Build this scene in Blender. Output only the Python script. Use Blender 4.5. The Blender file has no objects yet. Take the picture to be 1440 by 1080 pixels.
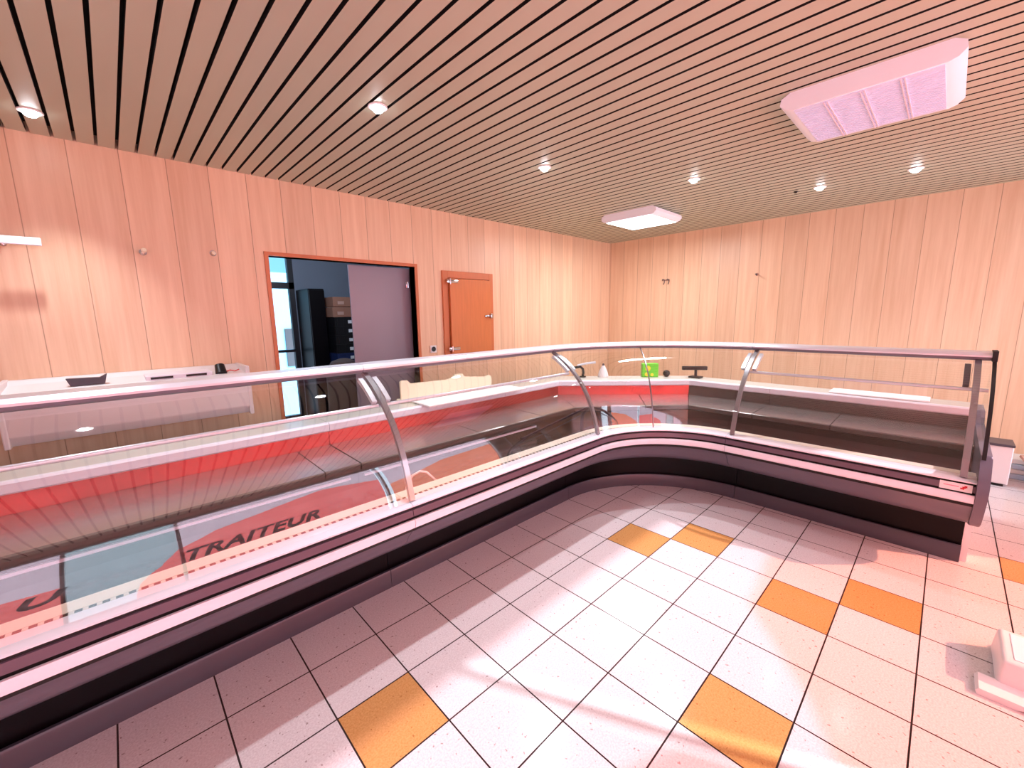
import bpy, bmesh, math, random
from mathutils import Vector, Matrix
random.seed(7)
SC = bpy.context.scene
COL = SC.collection

# ------------------------------------------------------------------ helpers
def srgb(r, g, b):
    def f(c):
        c /= 255.0
        return c / 12.92 if c <= 0.04045 else ((c + 0.055) / 1.055) ** 2.4
    return (f(r), f(g), f(b), 1.0)

def new_mat(name):
    m = bpy.data.materials.new(name); m.use_nodes = True
    nt = m.node_tree; nt.nodes.clear()
    out = nt.nodes.new('ShaderNodeOutputMaterial')
    return m, nt, out

def pmat(name, col, rough=0.5, metal=0.0, var=0.06, scale=6.0, spec=0.5, coat=0.0, stretch=None, bump=0.0, emit=None, estr=0.0):
    """principled with a little noise variation in colour"""
    m, nt, out = new_mat(name)
    b = nt.nodes.new('ShaderNodeBsdfPrincipled')
    nt.links.new(b.outputs[0], out.inputs[0])
    b.inputs['Roughness'].default_value = rough
    b.inputs['Metallic'].default_value = metal
    b.inputs['Specular IOR Level'].default_value = spec
    b.inputs['Coat Weight'].default_value = coat
    tc = nt.nodes.new('ShaderNodeTexCoord')
    mp = nt.nodes.new('ShaderNodeMapping')
    if stretch: mp.inputs['Scale'].default_value = stretch
    nz = nt.nodes.new('ShaderNodeTexNoise'); nz.inputs['Scale'].default_value = scale; nz.inputs['Detail'].default_value = 4
    nt.links.new(tc.outputs['Object'], mp.inputs[0]); nt.links.new(mp.outputs[0], nz.inputs['Vector'])
    mx = nt.nodes.new('ShaderNodeMix'); mx.data_type = 'RGBA'
    c = col
    mx.inputs[6].default_value = (c[0]*(1-var), c[1]*(1-var), c[2]*(1-var), 1)
    mx.inputs[7].default_value = (min(1, c[0]*(1+var)), min(1, c[1]*(1+var)), min(1, c[2]*(1+var)), 1)
    nt.links.new(nz.outputs['Fac'], mx.inputs[0]); nt.links.new(mx.outputs[2], b.inputs['Base Color'])
    if bump:
        bp = nt.nodes.new('ShaderNodeBump'); bp.inputs['Strength'].default_value = bump
        nt.links.new(nz.outputs['Fac'], bp.inputs['Height']); nt.links.new(bp.outputs[0], b.inputs['Normal'])
    if emit:
        b.inputs['Emission Color'].default_value = emit; b.inputs['Emission Strength'].default_value = estr
    return m

def emat(name, col, s):
    return pmat(name, col, 0.4, emit=col, estr=s)

def plank_mat(name, axis, pitch, off, c1, c2, groove, rough=0.38):
    """vertical panelling: grooves along one axis, wood grain stretched in z"""
    m, nt, out = new_mat(name)
    N = nt.nodes.new; L = nt.links.new
    b = N('ShaderNodeBsdfPrincipled'); L(b.outputs[0], out.inputs[0]); b.inputs['Roughness'].default_value = rough
    b.inputs['Specular IOR Level'].default_value = 0.45
    tc = N('ShaderNodeTexCoord'); sp = N('ShaderNodeSeparateXYZ'); L(tc.outputs['Object'], sp.inputs[0])
    u = sp.outputs[axis]
    def mth(op, a, v=None, w=None):
        n = N('ShaderNodeMath'); n.operation = op
        for i, x in enumerate((a, v, w)):
            if x is None: continue
            if isinstance(x, (int, float)): n.inputs[i].default_value = x
            else: L(x, n.inputs[i])
        return n.outputs[0]
    t = mth('DIVIDE', mth('SUBTRACT', u, off), pitch)
    fr = mth('FRACT', t); idx = mth('FLOOR', t)
    dist = mth('MULTIPLY', mth('MINIMUM', fr, mth('SUBTRACT', 1.0, fr)), pitch)
    gm = mth('LESS_THAN', dist, groove)
    wn = N('ShaderNodeTexWhiteNoise'); wn.noise_dimensions = '1D'; L(idx, wn.inputs['W'])
    cb = N('ShaderNodeCombineXYZ')
    L(mth('MULTIPLY', u, 26.0), cb.inputs[0]); L(mth('MULTIPLY', wn.outputs['Value'], 30.0), cb.inputs[1]); L(mth('MULTIPLY', sp.outputs[2], 1.1), cb.inputs[2])
    nz = N('ShaderNodeTexNoise'); nz.inputs['Scale'].default_value = 1.0; nz.inputs['Detail'].default_value = 6; nz.inputs['Roughness'].default_value = 0.62
    L(cb.outputs[0], nz.inputs['Vector'])
    rp = N('ShaderNodeMapRange'); rp.inputs[1].default_value = 0.3; rp.inputs[2].default_value = 0.7; L(nz.outputs['Fac'], rp.inputs[0])
    mx = N('ShaderNodeMix'); mx.data_type = 'RGBA'; mx.inputs[6].default_value = c1; mx.inputs[7].default_value = c2; L(rp.outputs[0], mx.inputs[0])
    mv = N('ShaderNodeMix'); mv.data_type = 'RGBA'; mv.blend_type = 'MULTIPLY'; mv.inputs[0].default_value = 1.0
    vr = N('ShaderNodeMapRange'); vr.inputs[3].default_value = 0.93; vr.inputs[4].default_value = 1.04; L(wn.outputs['Value'], vr.inputs[0])
    vc = N('ShaderNodeCombineColor'); [L(vr.outputs[0], vc.inputs[i]) for i in range(3)]
    L(mx.outputs[2], mv.inputs[6]); L(vc.outputs[0], mv.inputs[7])
    mg = N('ShaderNodeMix'); mg.data_type = 'RGBA'; L(gm, mg.inputs[0]); L(mv.outputs[2], mg.inputs[6])
    mg.inputs[7].default_value = (c1[0]*0.5, c1[1]*0.42, c1[2]*0.38, 1)
    L(mg.outputs[2], b.inputs['Base Color'])
    return m

def tile_mat(name, base, speck, dark, rough=0.13):
    m, nt, out = new_mat(name)
    N = nt.nodes.new; L = nt.links.new
    b = N('ShaderNodeBsdfPrincipled'); L(b.outputs[0], out.inputs[0])
    b.inputs['Roughness'].default_value = rough; b.inputs['Specular IOR Level'].default_value = 0.5
    tc = N('ShaderNodeTexCoord')
    n1 = N('ShaderNodeTexNoise'); n1.inputs['Scale'].default_value = 150; n1.inputs['Detail'].default_value = 3; L(tc.outputs['Object'], n1.inputs['Vector'])
    r1 = N('ShaderNodeMapRange'); r1.inputs[1].default_value = 0.35; r1.inputs[2].default_value = 0.65; L(n1.outputs['Fac'], r1.inputs[0])
    mx = N('ShaderNodeMix'); mx.data_type = 'RGBA'; mx.inputs[6].default_value = base; mx.inputs[7].default_value = speck; L(r1.outputs[0], mx.inputs[0])
    n2 = N('ShaderNodeTexNoise'); n2.inputs['Scale'].default_value = 62; n2.inputs['Detail'].default_value = 1; L(tc.outputs['Object'], n2.inputs['Vector'])
    r2 = N('ShaderNodeMapRange'); r2.inputs[1].default_value = 0.70; r2.inputs[2].default_value = 0.74; L(n2.outputs['Fac'], r2.inputs[0])
    m2 = N('ShaderNodeMix'); m2.data_type = 'RGBA'; L(r2.outputs[0], m2.inputs[0]); L(mx.outputs[2], m2.inputs[6]); m2.inputs[7].default_value = dark
    L(m2.outputs[2], b.inputs['Base Color'])
    n3 = N('ShaderNodeTexNoise'); n3.inputs['Scale'].default_value = 3; L(tc.outputs['Object'], n3.inputs['Vector'])
    r3 = N('ShaderNodeMapRange'); r3.inputs[3].default_value = rough*0.7; r3.inputs[4].default_value = rough*1.5; L(n3.outputs['Fac'], r3.inputs[0]); L(r3.outputs[0], b.inputs['Roughness'])
    return m

def glass_mat(name, tint=(0.96, 0.98, 0.97, 1), boost=1.6, rough=0.0, cap=1.0):
    """thin sheet: clear transparency plus Fresnel reflection"""
    m, nt, out = new_mat(name)
    N = nt.nodes.new; L = nt.links.new
    tr = N('ShaderNodeBsdfTransparent'); tr.inputs[0].default_value = tint
    gl = N('ShaderNodeBsdfGlossy'); gl.inputs['Roughness'].default_value = rough
    fr = N('ShaderNodeFresnel'); fr.inputs[0].default_value = 1.5
    mu = N('ShaderNodeMath'); mu.operation = 'MULTIPLY'; mu.inputs[1].default_value = boost; mu.use_clamp = True
    L(fr.outputs[0], mu.inputs[0])
    mn = N('ShaderNodeMath'); mn.operation = 'MINIMUM'; mn.inputs[1].default_value = cap; L(mu.outputs[0], mn.inputs[0])
    mx = N('ShaderNodeMixShader'); L(mn.outputs[0], mx.inputs[0]); L(tr.outputs[0], mx.inputs[1]); L(gl.outputs[0], mx.inputs[2]); L(mx.outputs[0], out.inputs[0])
    return m

def film_mat(name, tint, diff, fac):
    """coloured vinyl on glass: lets tinted daylight through"""
    m, nt, out = new_mat(name)
    N = nt.nodes.new; L = nt.links.new
    tr = N('ShaderNodeBsdfTransparent'); tr.inputs[0].default_value = tint
    df = N('ShaderNodeBsdfTranslucent'); df.inputs[0].default_value = diff
    nz = N('ShaderNodeTexNoise'); nz.inputs['Scale'].default_value = 2.0
    mr = N('ShaderNodeMapRange'); mr.inputs[3].default_value = fac*0.9; mr.inputs[4].default_value = min(1, fac*1.1); L(nz.outputs['Fac'], mr.inputs[0])
    mx = N('ShaderNodeMixShader'); L(mr.outputs[0], mx.inputs[0]); L(tr.outputs[0], mx.inputs[1]); L(df.outputs[0], mx.inputs[2]); L(mx.outputs[0], out.inputs[0])
    return m

def box(bm, x0, x1, y0, y1, z0, z1, bev=0.0, seg=2):
    vs = [bm.verts.new((x, y, z)) for x in (min(x0,x1), max(x0,x1)) for y in (min(y0,y1), max(y0,y1)) for z in (min(z0,z1), max(z0,z1))]
    idx = [(0,1,3,2), (4,6,7,5), (0,4,5,1), (2,3,7,6), (0,2,6,4), (1,5,7,3)]
    fs = [bm.faces.new([vs[i] for i in f]) for f in idx]
    if bev > 0:
        es = list({e for f in fs for e in f.edges})
        bmesh.ops.bevel(bm, geom=es, offset=bev, segments=seg, profile=0.5, affect='EDGES')
    return bm

def prism(bm, poly, z0, z1, bev=0.0):
    a = [bm.verts.new((p[0], p[1], z0)) for p in poly]; b = [bm.verts.new((p[0], p[1], z1)) for p in poly]
    n = len(poly); fs = [bm.faces.new(a[::-1]), bm.faces.new(b)]
    for i in range(n): fs.append(bm.faces.new((a[i], a[(i+1)%n], b[(i+1)%n], b[i])))
    if bev > 0:
        bmesh.ops.bevel(bm, geom=list({e for f in fs for e in f.edges}), offset=bev, segments=2, profile=0.5, affect='EDGES')
    return bm

def extrude_x(bm, poly_yz, x0, x1, bev=0.0):
    a = [bm.verts.new((x0, p[0], p[1])) for p in poly_yz]; b = [bm.verts.new((x1, p[0], p[1])) for p in poly_yz]
    n = len(poly_yz); fs = [bm.faces.new(a[::-1]), bm.faces.new(b)]
    for i in range(n): fs.append(bm.faces.new((a[i], a[(i+1)%n], b[(i+1)%n], b[i])))
    if bev > 0:
        bmesh.ops.bevel(bm, geom=list({e for f in fs for e in f.edges}), offset=bev, segments=2, profile=0.5, affect='EDGES')
    return bm

def cyl(bm, p, q, r0, r1=None, n=16, caps=True):
    p = Vector(p); q = Vector(q); r1 = r0 if r1 is None else r1
    d = (q-p).normalized(); a = d.orthogonal().normalized(); b = d.cross(a)
    A = [bm.verts.new(p + r0*(math.cos(t)*a + math.sin(t)*b)) for t in (2*math.pi*i/n for i in range(n))]
    B = [bm.verts.new(q + r1*(math.cos(t)*a + math.sin(t)*b)) for t in (2*math.pi*i/n for i in range(n))]
    for i in range(n): bm.faces.new((A[i], A[(i+1)%n], B[(i+1)%n], B[i]))
    if caps: bm.faces.new(A[::-1]); bm.faces.new(B)
    return bm

def tube(bm, pts, r, n=8):
    pts = [Vector(p) for p in pts]; rings = []
    ref = None
    for i, p in enumerate(pts):
        d = (pts[min(i+1, len(pts)-1)] - pts[max(i-1, 0)]).normalized()
        a = d.orthogonal().normalized() if ref is None else (ref - d*ref.dot(d)).normalized()
        ref = a; b = d.cross(a)
        rings.append([bm.verts.new(p + r*(math.cos(t)*a + math.sin(t)*b)) for t in (2*math.pi*k/n for k in range(n))])
    for A, B in zip(rings[:-1], rings[1:]):
        for k in range(n): bm.faces.new((A[k], A[(k+1)%n], B[(k+1)%n], B[k]))
    bm.faces.new(rings[0][::-1]); bm.faces.new(rings[-1])
    return bm

def lathe(bm, prof, c, n=24):
    rings = []
    for r, z in prof:
        rings.append([bm.verts.new((c[0] + r*math.cos(2*math.pi*k/n), c[1] + r*math.sin(2*math.pi*k/n), c[2] + z)) for k in range(n)])
    for A, B in zip(rings[:-1], rings[1:]):
        for k in range(n): bm.faces.new((A[k], A[(k+1)%n], B[(k+1)%n], B[k]))
    bm.faces.new(rings[0][::-1]); bm.faces.new(rings[-1])
    return bm

def cat(ctrl, n=8):
    c = [Vector((x[0], x[1])) for x in ctrl]; c = [2*c[0]-c[1]] + c + [2*c[-1]-c[-2]]; o = []
    for i in range(1, len(c)-2):
        p0, p1, p2, p3 = c[i-1:i+3]
        for k in range(n):
            t = k/n
            o.append(0.5*((2*p1) + (-p0+p2)*t + (2*p0-5*p1+4*p2-p3)*t*t + (-p0+3*p1-3*p2+p3)*t**3))
    o.append(c[-2]); return [(v.x, v.y) for v in o]

def sweep(bm, prof, stations, closed=True):
    """prof: (d,z) points; stations: (origin xy, dir xy)"""
    rings = []
    for (ox, oy), (dx, dy) in stations:
        rings.append([bm.verts.new((ox+dx*d, oy+dy*d, z)) for d, z in prof])
    n = len(prof)
    for A, B in zip(rings[:-1], rings[1:]):
        for k in range(n if closed else n-1):
            bm.faces.new((A[k], A[(k+1)%n], B[(k+1)%n], B[k]))
    if closed:
        bm.faces.new(rings[0][::-1]); bm.faces.new(rings[-1])
    return bm

ROOT = {}
def wloc(o):
    v = Vector((0, 0, 0))
    while o is not None: v += o.location; o = o.parent
    return v

def obj(name, bm, mat, parent=None, smooth=False, solid=0.0, mats=None):
    me = bpy.data.meshes.new(name)
    bmesh.ops.recalc_face_normals(bm, faces=bm.faces[:])
    if parent is not None: bmesh.ops.translate(bm, verts=bm.verts[:], vec=-wloc(parent))
    bm.to_mesh(me); bm.free()
    o = bpy.data.objects.new(name, me); COL.objects.link(o)
    for m in (mats or [mat]): me.materials.append(m)
    if smooth:
        me.polygons.foreach_set('use_smooth', [True]*len(me.polygons))
        if hasattr(me, 'set_sharp_from_angle'): me.set_sharp_from_angle(angle=math.radians(38))
    if parent is not None: o.parent = parent
    if solid:
        md = o.modifiers.new('solid', 'SOLIDIFY'); md.thickness = solid; md.offset = 0
    return o

def tag(o, label=None, cat=None, group=None, kind=None):
    if label: o['label'] = label
    if cat: o['category'] = cat
    if group: o['group'] = group
    if kind: o['kind'] = kind
    return o

def thing(name, loc, label, cat, group=None):
    o = bpy.data.objects.new(name, None); COL.objects.link(o); o.location = loc; o.empty_display_size = 0.1
    return tag(o, label, cat, group)

def one(name, bm, mat, label, cat, group=None, smooth=False, loc=None):
    """a top-level thing that is one mesh; its origin is put at the thing's base"""
    if loc is None:
        zs = min(v.co.z for v in bm.verts); n = len(bm.verts)
        loc = (sum(v.co.x for v in bm.verts)/n, sum(v.co.y for v in bm.verts)/n, zs)
    bmesh.ops.translate(bm, verts=bm.verts[:], vec=-Vector(loc))
    o = obj(name, bm, mat, None, smooth); o.location = loc
    return tag(o, label, cat, group)

def struct(name, bm, mat, smooth=False, mats=None, parent=None):
    o = obj(name, bm, mat, parent, smooth, mats=mats)
    if parent is None: o['kind'] = 'structure'
    return o

BM = bmesh.new

# ------------------------------------------------------------------ materials
WOOD1 = srgb(243, 211, 178); WOOD2 = srgb(228, 190, 153)
M_wall_l = plank_mat('beech panelling left', 0, 0.24, -0.257, WOOD1, WOOD2, 0.0022)
M_wall_b = plank_mat('beech panelling back', 1, 0.24, -0.741, WOOD1, WOOD2, 0.0022)
M_wood_trim = pmat('orange wood trim', srgb(205, 120, 70), 0.4, var=0.12, scale=3, stretch=(8, 8, 0.8))
M_wood_door = pmat('orange varnished wood', srgb(212, 128, 70), 0.35, var=0.14, scale=4, stretch=(10, 10, 0.9))
M_slat = pmat('beige painted slat', srgb(190, 190, 166), 0.42, var=0.05, scale=3, stretch=(1, 0.3, 1))
M_void_shade = pmat('dark ceiling void and gap shade', srgb(16, 12, 10), 0.9)
M_tile = tile_mat('pale speckled tile', srgb(222, 217, 218), srgb(206, 198, 200), srgb(164, 150, 150))
M_orange = tile_mat('ochre tile', srgb(204, 156, 94), srgb(188, 138, 78), srgb(164, 112, 60))
M_grout = pmat('dark grout', srgb(50, 32, 30), 0.85)
M_white = pmat('white enamel', srgb(238, 236, 238), 0.3, var=0.02)
M_house_glow = pmat('white lamp housing with added glow', srgb(248, 248, 255), 0.4, var=0.01, emit=(.95, .9, 1, 1), estr=0.06)  # faint emission added so the housing reads whiter
M_board = pmat('white cutting board plastic', srgb(252, 252, 255), 0.5, var=0.01)
M_whitep = pmat('white plastic', srgb(236, 234, 236), 0.4, var=0.02)
M_cream = pmat('cream plastic', srgb(240, 230, 200), 0.4, var=0.03)
M_steel = pmat('brushed stainless steel', srgb(150, 146, 144), 0.24, 1.0, var=0.08, scale=4, stretch=(0.4, 12, 12))
M_steel_d = pmat('display stainless steel', srgb(124, 116, 114), 0.2, 0.85, var=0.1, scale=3, stretch=(0.5, 8, 8))
M_deck = pmat('satin deck steel', srgb(158, 150, 148), 0.26, 0.75, var=0.08, scale=3, stretch=(0.5, 8, 8))
M_rear_refl = pmat('steel with painted red reflection', srgb(206, 84, 80), 0.22, 0.75, var=0.12, scale=3, stretch=(0.6, 6, 6))  # red stands for a reflection, painted into the panel colour
M_alu = pmat('satin aluminium', srgb(226, 232, 242), 0.3, 0.4, var=0.04)
M_post = pmat('grey steel upright', srgb(158, 156, 162), 0.3, 0.6, var=0.03)
M_under = pmat('grey rail underside', srgb(124, 118, 130), 0.35, 0.3)
M_chrome = pmat('chrome', srgb(200, 200, 204), 0.1, 1.0, var=0.03)
M_strip = pmat('pale lilac bumper strip', srgb(240, 240, 252), 0.3, var=0.02)
M_band = pmat('mauve grey band', srgb(104, 88, 102), 0.3, var=0.05)
M_bump = pmat('grey plastic bumper', srgb(104, 101, 114), 0.34, var=0.05)
M_endc = pmat('slate grey plastic', srgb(102, 102, 118), 0.4, var=0.05)
M_black = pmat('black panel', srgb(7, 5, 8), 0.35, var=0.1, spec=0.2)
M_blackp = pmat('black plastic', srgb(22, 20, 22), 0.4)
M_gap = pmat('black rubber and gap shade', srgb(10, 8, 10), 0.6)  # also colours the painted dark gap under the deck lip
M_kick = pmat('plinth grey', srgb(72, 70, 80), 0.35, var=0.06)
M_worktop = pmat('pale worktop', srgb(204, 202, 194), 0.3, var=0.04)
M_glass = glass_mat('display glass', boost=2.5, cap=0.115)
M_mullion = pmat('glass joint', srgb(120, 116, 118), 0.3, 0.6)
M_shop_glass = glass_mat('shop window glass', boost=1.0)
M_frost = pmat('frosted glass', srgb(150, 140, 154), 0.35, var=0.05, scale=1.5)
M_grey_wall = pmat('blue grey plaster', srgb(122, 130, 142), 0.8, var=0.04)
M_grey_floor = pmat('grey concrete', srgb(110, 108, 106), 0.7)
M_frame_dark = pmat('dark window frame', srgb(28, 30, 36), 0.4)
M_card = pmat('brown cardboard', srgb(150, 104, 82), 0.8, var=0.1)
M_blue = pmat('navy plastic', srgb(34, 46, 92), 0.5)
M_label = pmat('white paper label', srgb(230, 230, 228), 0.7)
M_green = pmat('lime green print', srgb(112, 214, 40), 0.45, var=0.15)
M_yellow = pmat('yellow print', srgb(240, 226, 50), 0.45)
M_red = pmat('red print', srgb(206, 40, 50), 0.5)
M_pinkline = pmat('pink print', srgb(220, 150, 170), 0.5)
M_film = film_mat('red window film', (1.0, 0.20, 0.17, 1), srgb(235, 70, 60), 0.2)
M_film_o = film_mat('orange red window film', (1.0, 0.30, 0.17, 1), srgb(235, 100, 60), 0.2)
M_tint_p = film_mat('unseen pale pink tint film', (0.74, 0.54, 0.55, 1), srgb(235, 175, 180), 0.15)  # unseen film added on the upper panes to tint the daylight pink
M_dim_g = film_mat('added grey dimming film', (0.50, 0.53, 0.52, 1), srgb(150, 152, 150), 0.2)  # film added to dim the clear pane mirrored in the case glass
M_letter = film_mat('grey lettering film', (0.06, 0.06, 0.06, 1), srgb(60, 56, 56), 0.3)
M_plaster = pmat('pale plaster', srgb(228, 206, 196), 0.7)
M_lens = emat('lamp lens', (1.0, 0.95, 0.86, 1), 22.0)
M_diff_on = emat('lit diffuser', (1.0, 0.95, 0.90, 1), 6.0)
M_diff_glow = pmat('grey louvre with added glow', srgb(214, 212, 236), 0.4, 0.0, var=0.10, scale=9, emit=(.92, .9, 1, 1), estr=0.10)  # weak emission added to lighten the switched-off louvre
M_tube = pmat('lilac lamp tube', srgb(236, 226, 240), 0.3)
M_plank = pmat('worn wood', srgb(190, 150, 132), 0.6, var=0.15, scale=4, stretch=(2, 8, 8))
M_paper_b = pmat('pale blue paper', srgb(190, 214, 236), 0.8)

# ------------------------------------------------------------------ room constants (x along left wall, y into the room's far side, z up)
XL, XB, YL, YF, H = -2.9, 5.506, 2.154, -3.4, 2.6
DX0, DX1, DZ = 0.562, 1.908, 2.0       # doorway in the left wall

# floor: real tiles on a dark grout bed
bm = BM()
def quad(bm, x0, x1, y0, y1, z, mi=0):
    f = bm.faces.new([bm.verts.new(p) for p in ((x0,y0,z), (x1,y0,z), (x1,y1,z), (x0,y1,z))]); f.material_index = mi
quad(bm, XL-0.1, XB+0.1, YF-0.1, YL+0.1, -0.003, 2)
ORANGE = {(0,1), (6,1), (3,4), (6,4), (7,2), (7,5), (10,7), (-3,4), (-3,1), (4,8), (10,10), (1,8), (13,5), (13,8)}
T = 0.3; g = 0.0029
for i in range(-10, 19):
    for j in range(-8, 12):
        x0, x1 = max(i*T+g, XL), min((i+1)*T-g, XB); y1, y0 = min(-j*T-g, YL), max(-(j+1)*T+g, YF)
        if x1 - x0 < 0.01 or y1 - y0 < 0.01: continue
        quad(bm, x0, x1, y0, y1, 0.0, 1 if (i, j) in ORANGE else 0)
struct('floor', bm, None, mats=[M_tile, M_orange, M_grout])

# ceiling: painted slats under a dark void
bm = BM()
pitch = 0.0949; gap = 0.0165
x = 0.213 - 33*pitch
while x < XB:
    a, b = max(x + gap/2, XL), min(x + pitch - gap/2, XB)
    if b - a > 0.01:
        box(bm, a, b, YF, YL, H, H+0.03)
    x += pitch
nf = len(bm.faces)
box(bm, XL-0.1, XB+0.1, YF-0.1, YL+0.1, H+0.06, H+0.1)
for i, f in enumerate(bm.faces):
    f.normal_update()
    if i >= nf or abs(f.normal.x) > .5 or f.normal.z > .5: f.material_index = 1  # slat sides painted dark too, deepening the shade in the gaps
struct('ceiling', bm, None, mats=[M_slat, M_void_shade])

# walls
bm = BM()
WT = 0.1
box(bm, XL-WT, DX0, YL, YL+WT, 0, H+0.06); box(bm, DX1, XB+WT, YL, YL+WT, 0, H+0.06); box(bm, DX0, DX1, YL, YL+WT, DZ, H+0.06)
struct('wall_left', bm, M_wall_l)
bm = BM(); box(bm, XB, XB+WT, YF-WT, YL, 0, H+0.06); struct('wall_back', bm, M_wall_b)
bm = BM(); box(bm, XL-WT, XL, YF-WT, YL, 0, H+0.06); struct('wall_near', bm, M_plaster)
# storefront wall with a wide window and a glass door opening
WX0, WX1, WZ0, WZ1 = -2.5, 4.0, 0.55, 2.35
GX0, GX1 = 4.25, 5.25
bm = BM()
box(bm, XL, WX0, YF-WT, YF, 0, H+0.06); box(bm, WX1, GX0, YF-WT, YF, 0, H+0.06); box(bm, GX1, XB, YF-WT, YF, 0, H+0.06)
box(bm, WX0, WX1, YF-WT, YF, 0, WZ0); box(bm, WX0, WX1, YF-WT, YF, WZ1, H+0.06); box(bm, GX0, GX1, YF-WT, YF, WZ1, H+0.06)
struct('wall_front', bm, M_plaster)
# storefront window
bm = BM()
for xa in (WX0, -1.03, -0.23, 1.93, WX1-0.06): box(bm, xa+0.015, xa+0.045, YF-0.08, YF-0.02, WZ0, WZ1)
box(bm, WX0, WX1, YF-0.08, YF-0.02, WZ0, WZ0+0.06); box(bm, WX0, WX1, YF-0.08, YF-0.02, WZ1-0.06, WZ1)
w1 = struct('window_1', bm, M_white)
bm = BM(); quad_v = [(WX0+0.03, YF-0.05, WZ0+0.03), (WX1-0.03, YF-0.05, WZ0+0.03), (WX1-0.03, YF-0.05, WZ1-0.03), (WX0+0.03, YF-0.05, WZ1-0.03)]
bm.faces.new([bm.verts.new(p) for p in quad_v]); obj('window_pane', bm, M_shop_glass, w1)
bm = BM(); box(bm, WX0-0.02, WX1+0.02, YF-0.02, YF+0.16, WZ0-0.04, WZ0, 0.006); obj('window_sill', bm, M_white, w1)
# glass shop door
bm = BM()
box(bm, GX0, GX0+0.07, YF-0.08, YF-0.02, 0, WZ1); box(bm, GX1-0.07, GX1, YF-0.08, YF-0.02, 0, WZ1)
box(bm, GX0, GX1, YF-0.08, YF-0.02, WZ1-0.07, WZ1); box(bm, GX0, GX1, YF-0.08, YF-0.02, 0, 0.12)
d1 = struct('door_1', bm, M_white)
bm = BM(); bm.faces.new([bm.verts.new(p) for p in ((GX0+.05,YF-.05,.1), (GX1-.05,YF-.05,.1), (GX1-.05,YF-.05,WZ1-.05), (GX0+.05,YF-.05,WZ1-.05))]); obj('door_pane', bm, M_shop_glass, d1)
bm = BM(); cyl(bm, (GX0+.12, YF+.03, .85), (GX0+.12, YF+.03, 1.3), .015); [cyl(bm, (GX0+.12, YF+.03, z), (GX0+.12, YF-.03, z), .01) for z in (.9, 1.25)]; obj('door_handle', bm, M_chrome, d1, True)

# red window film with lettering (seen in the display glass)
def film(name, outline, label, mat=M_film):
    bm = BM(); bm.faces.new([bm.verts.new((px, YF-0.015, pz)) for px, pz in outline])
    xs = [p[0] for p in outline]; zs = [p[1] for p in outline]
    loc = Vector(((min(xs)+max(xs))/2, YF-0.015, min(zs)))
    bmesh.ops.translate(bm, verts=bm.verts[:], vec=-loc)
    o = obj(name, bm, mat); o.location = loc
    return tag(o, label, 'window film', 'red films on the shop window')
def lettering(body, xz, size, parent, shear=0.25, spacing=1.0, width=1.0):
    c = bpy.data.curves.new('lettering', 'FONT'); c.body = body; c.size = size; c.shear = shear; c.offset = size*0.035; c.space_character = spacing
    c.align_x = 'CENTER'
    t = bpy.data.objects.new('lettering', c); COL.objects.link(t)
    dg = bpy.context.evaluated_depsgraph_get(); me = bpy.data.meshes.new_from_object(t.evaluated_get(dg))
    bpy.data.objects.remove(t)
    o = bpy.data.objects.new('lettering', me); COL.objects.link(o); me.materials.clear(); me.materials.append(M_letter)
    o.parent = parent; o.location = Vector((xz[0], YF-0.012, xz[1])) - parent.location; o.rotation_euler = (math.pi/2, 0, 0); o.scale = (width, 1, 1)
    return o
R1 = [(-2.44, 1.62), (-1.7, 1.44), (-1.0, 1.30)]
R2 = [(-0.56, 0.80), (-0.36, 1.02), (-0.22, 1.36), (0.1, 1.60), (0.5, 1.70), (1.2, 1.90), (1.90, 1.66)]
R3 = [(2.02, 1.35), (2.3, 1.44), (2.9, 1.70), (3.93, 1.78)]
zb = WZ0+.06
F1 = film('window_film', [(-1.0, zb), (-2.44, zb)] + R1, 'red translucent film with grey letters on the left shop window pane')
F2 = film('window_film', [(1.90, zb), (-0.56, zb)] + R2, 'red translucent film with grey shop lettering on the middle shop window pane')
F3 = film('window_film', [(3.93, zb), (2.02, zb)] + R3, 'orange red translucent film on the right shop window pane', M_film_o)
F4 = film('window_film', R1[::-1] + [(-2.44, 2.30), (-1.0, 2.30)], 'unseen pale pink tint film along the top of the left shop window pane, added to tint daylight', M_tint_p)
F5 = film('window_film', R2[2:][::-1] + [(-0.22, 2.30), (1.90, 2.30)], 'unseen pale pink tint film along the top of the middle shop window pane, added to tint daylight', M_tint_p)
F6 = film('window_film', R3[::-1] + [(2.02, 2.30), (3.93, 2.30)], 'unseen pale pink tint film along the top of the right shop window pane, added to tint daylight', M_tint_p)
F7 = film('window_film', [(-1.0, zb), (-0.56, zb), (-0.56, 0.80), (-0.36, 1.02), (-0.22, 1.36), (-0.22, 2.30), (-1.0, 2.30)], 'grey translucent film added to dim the narrow shop window pane between the red films', M_dim_g)
lettering('TRAITEUR', (0.42, 0.94), 0.40, F2, 0.35, 1.05, 0.68)
lettering('U', (-1.16, 1.02), 0.36, F1, 0.3)

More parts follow.
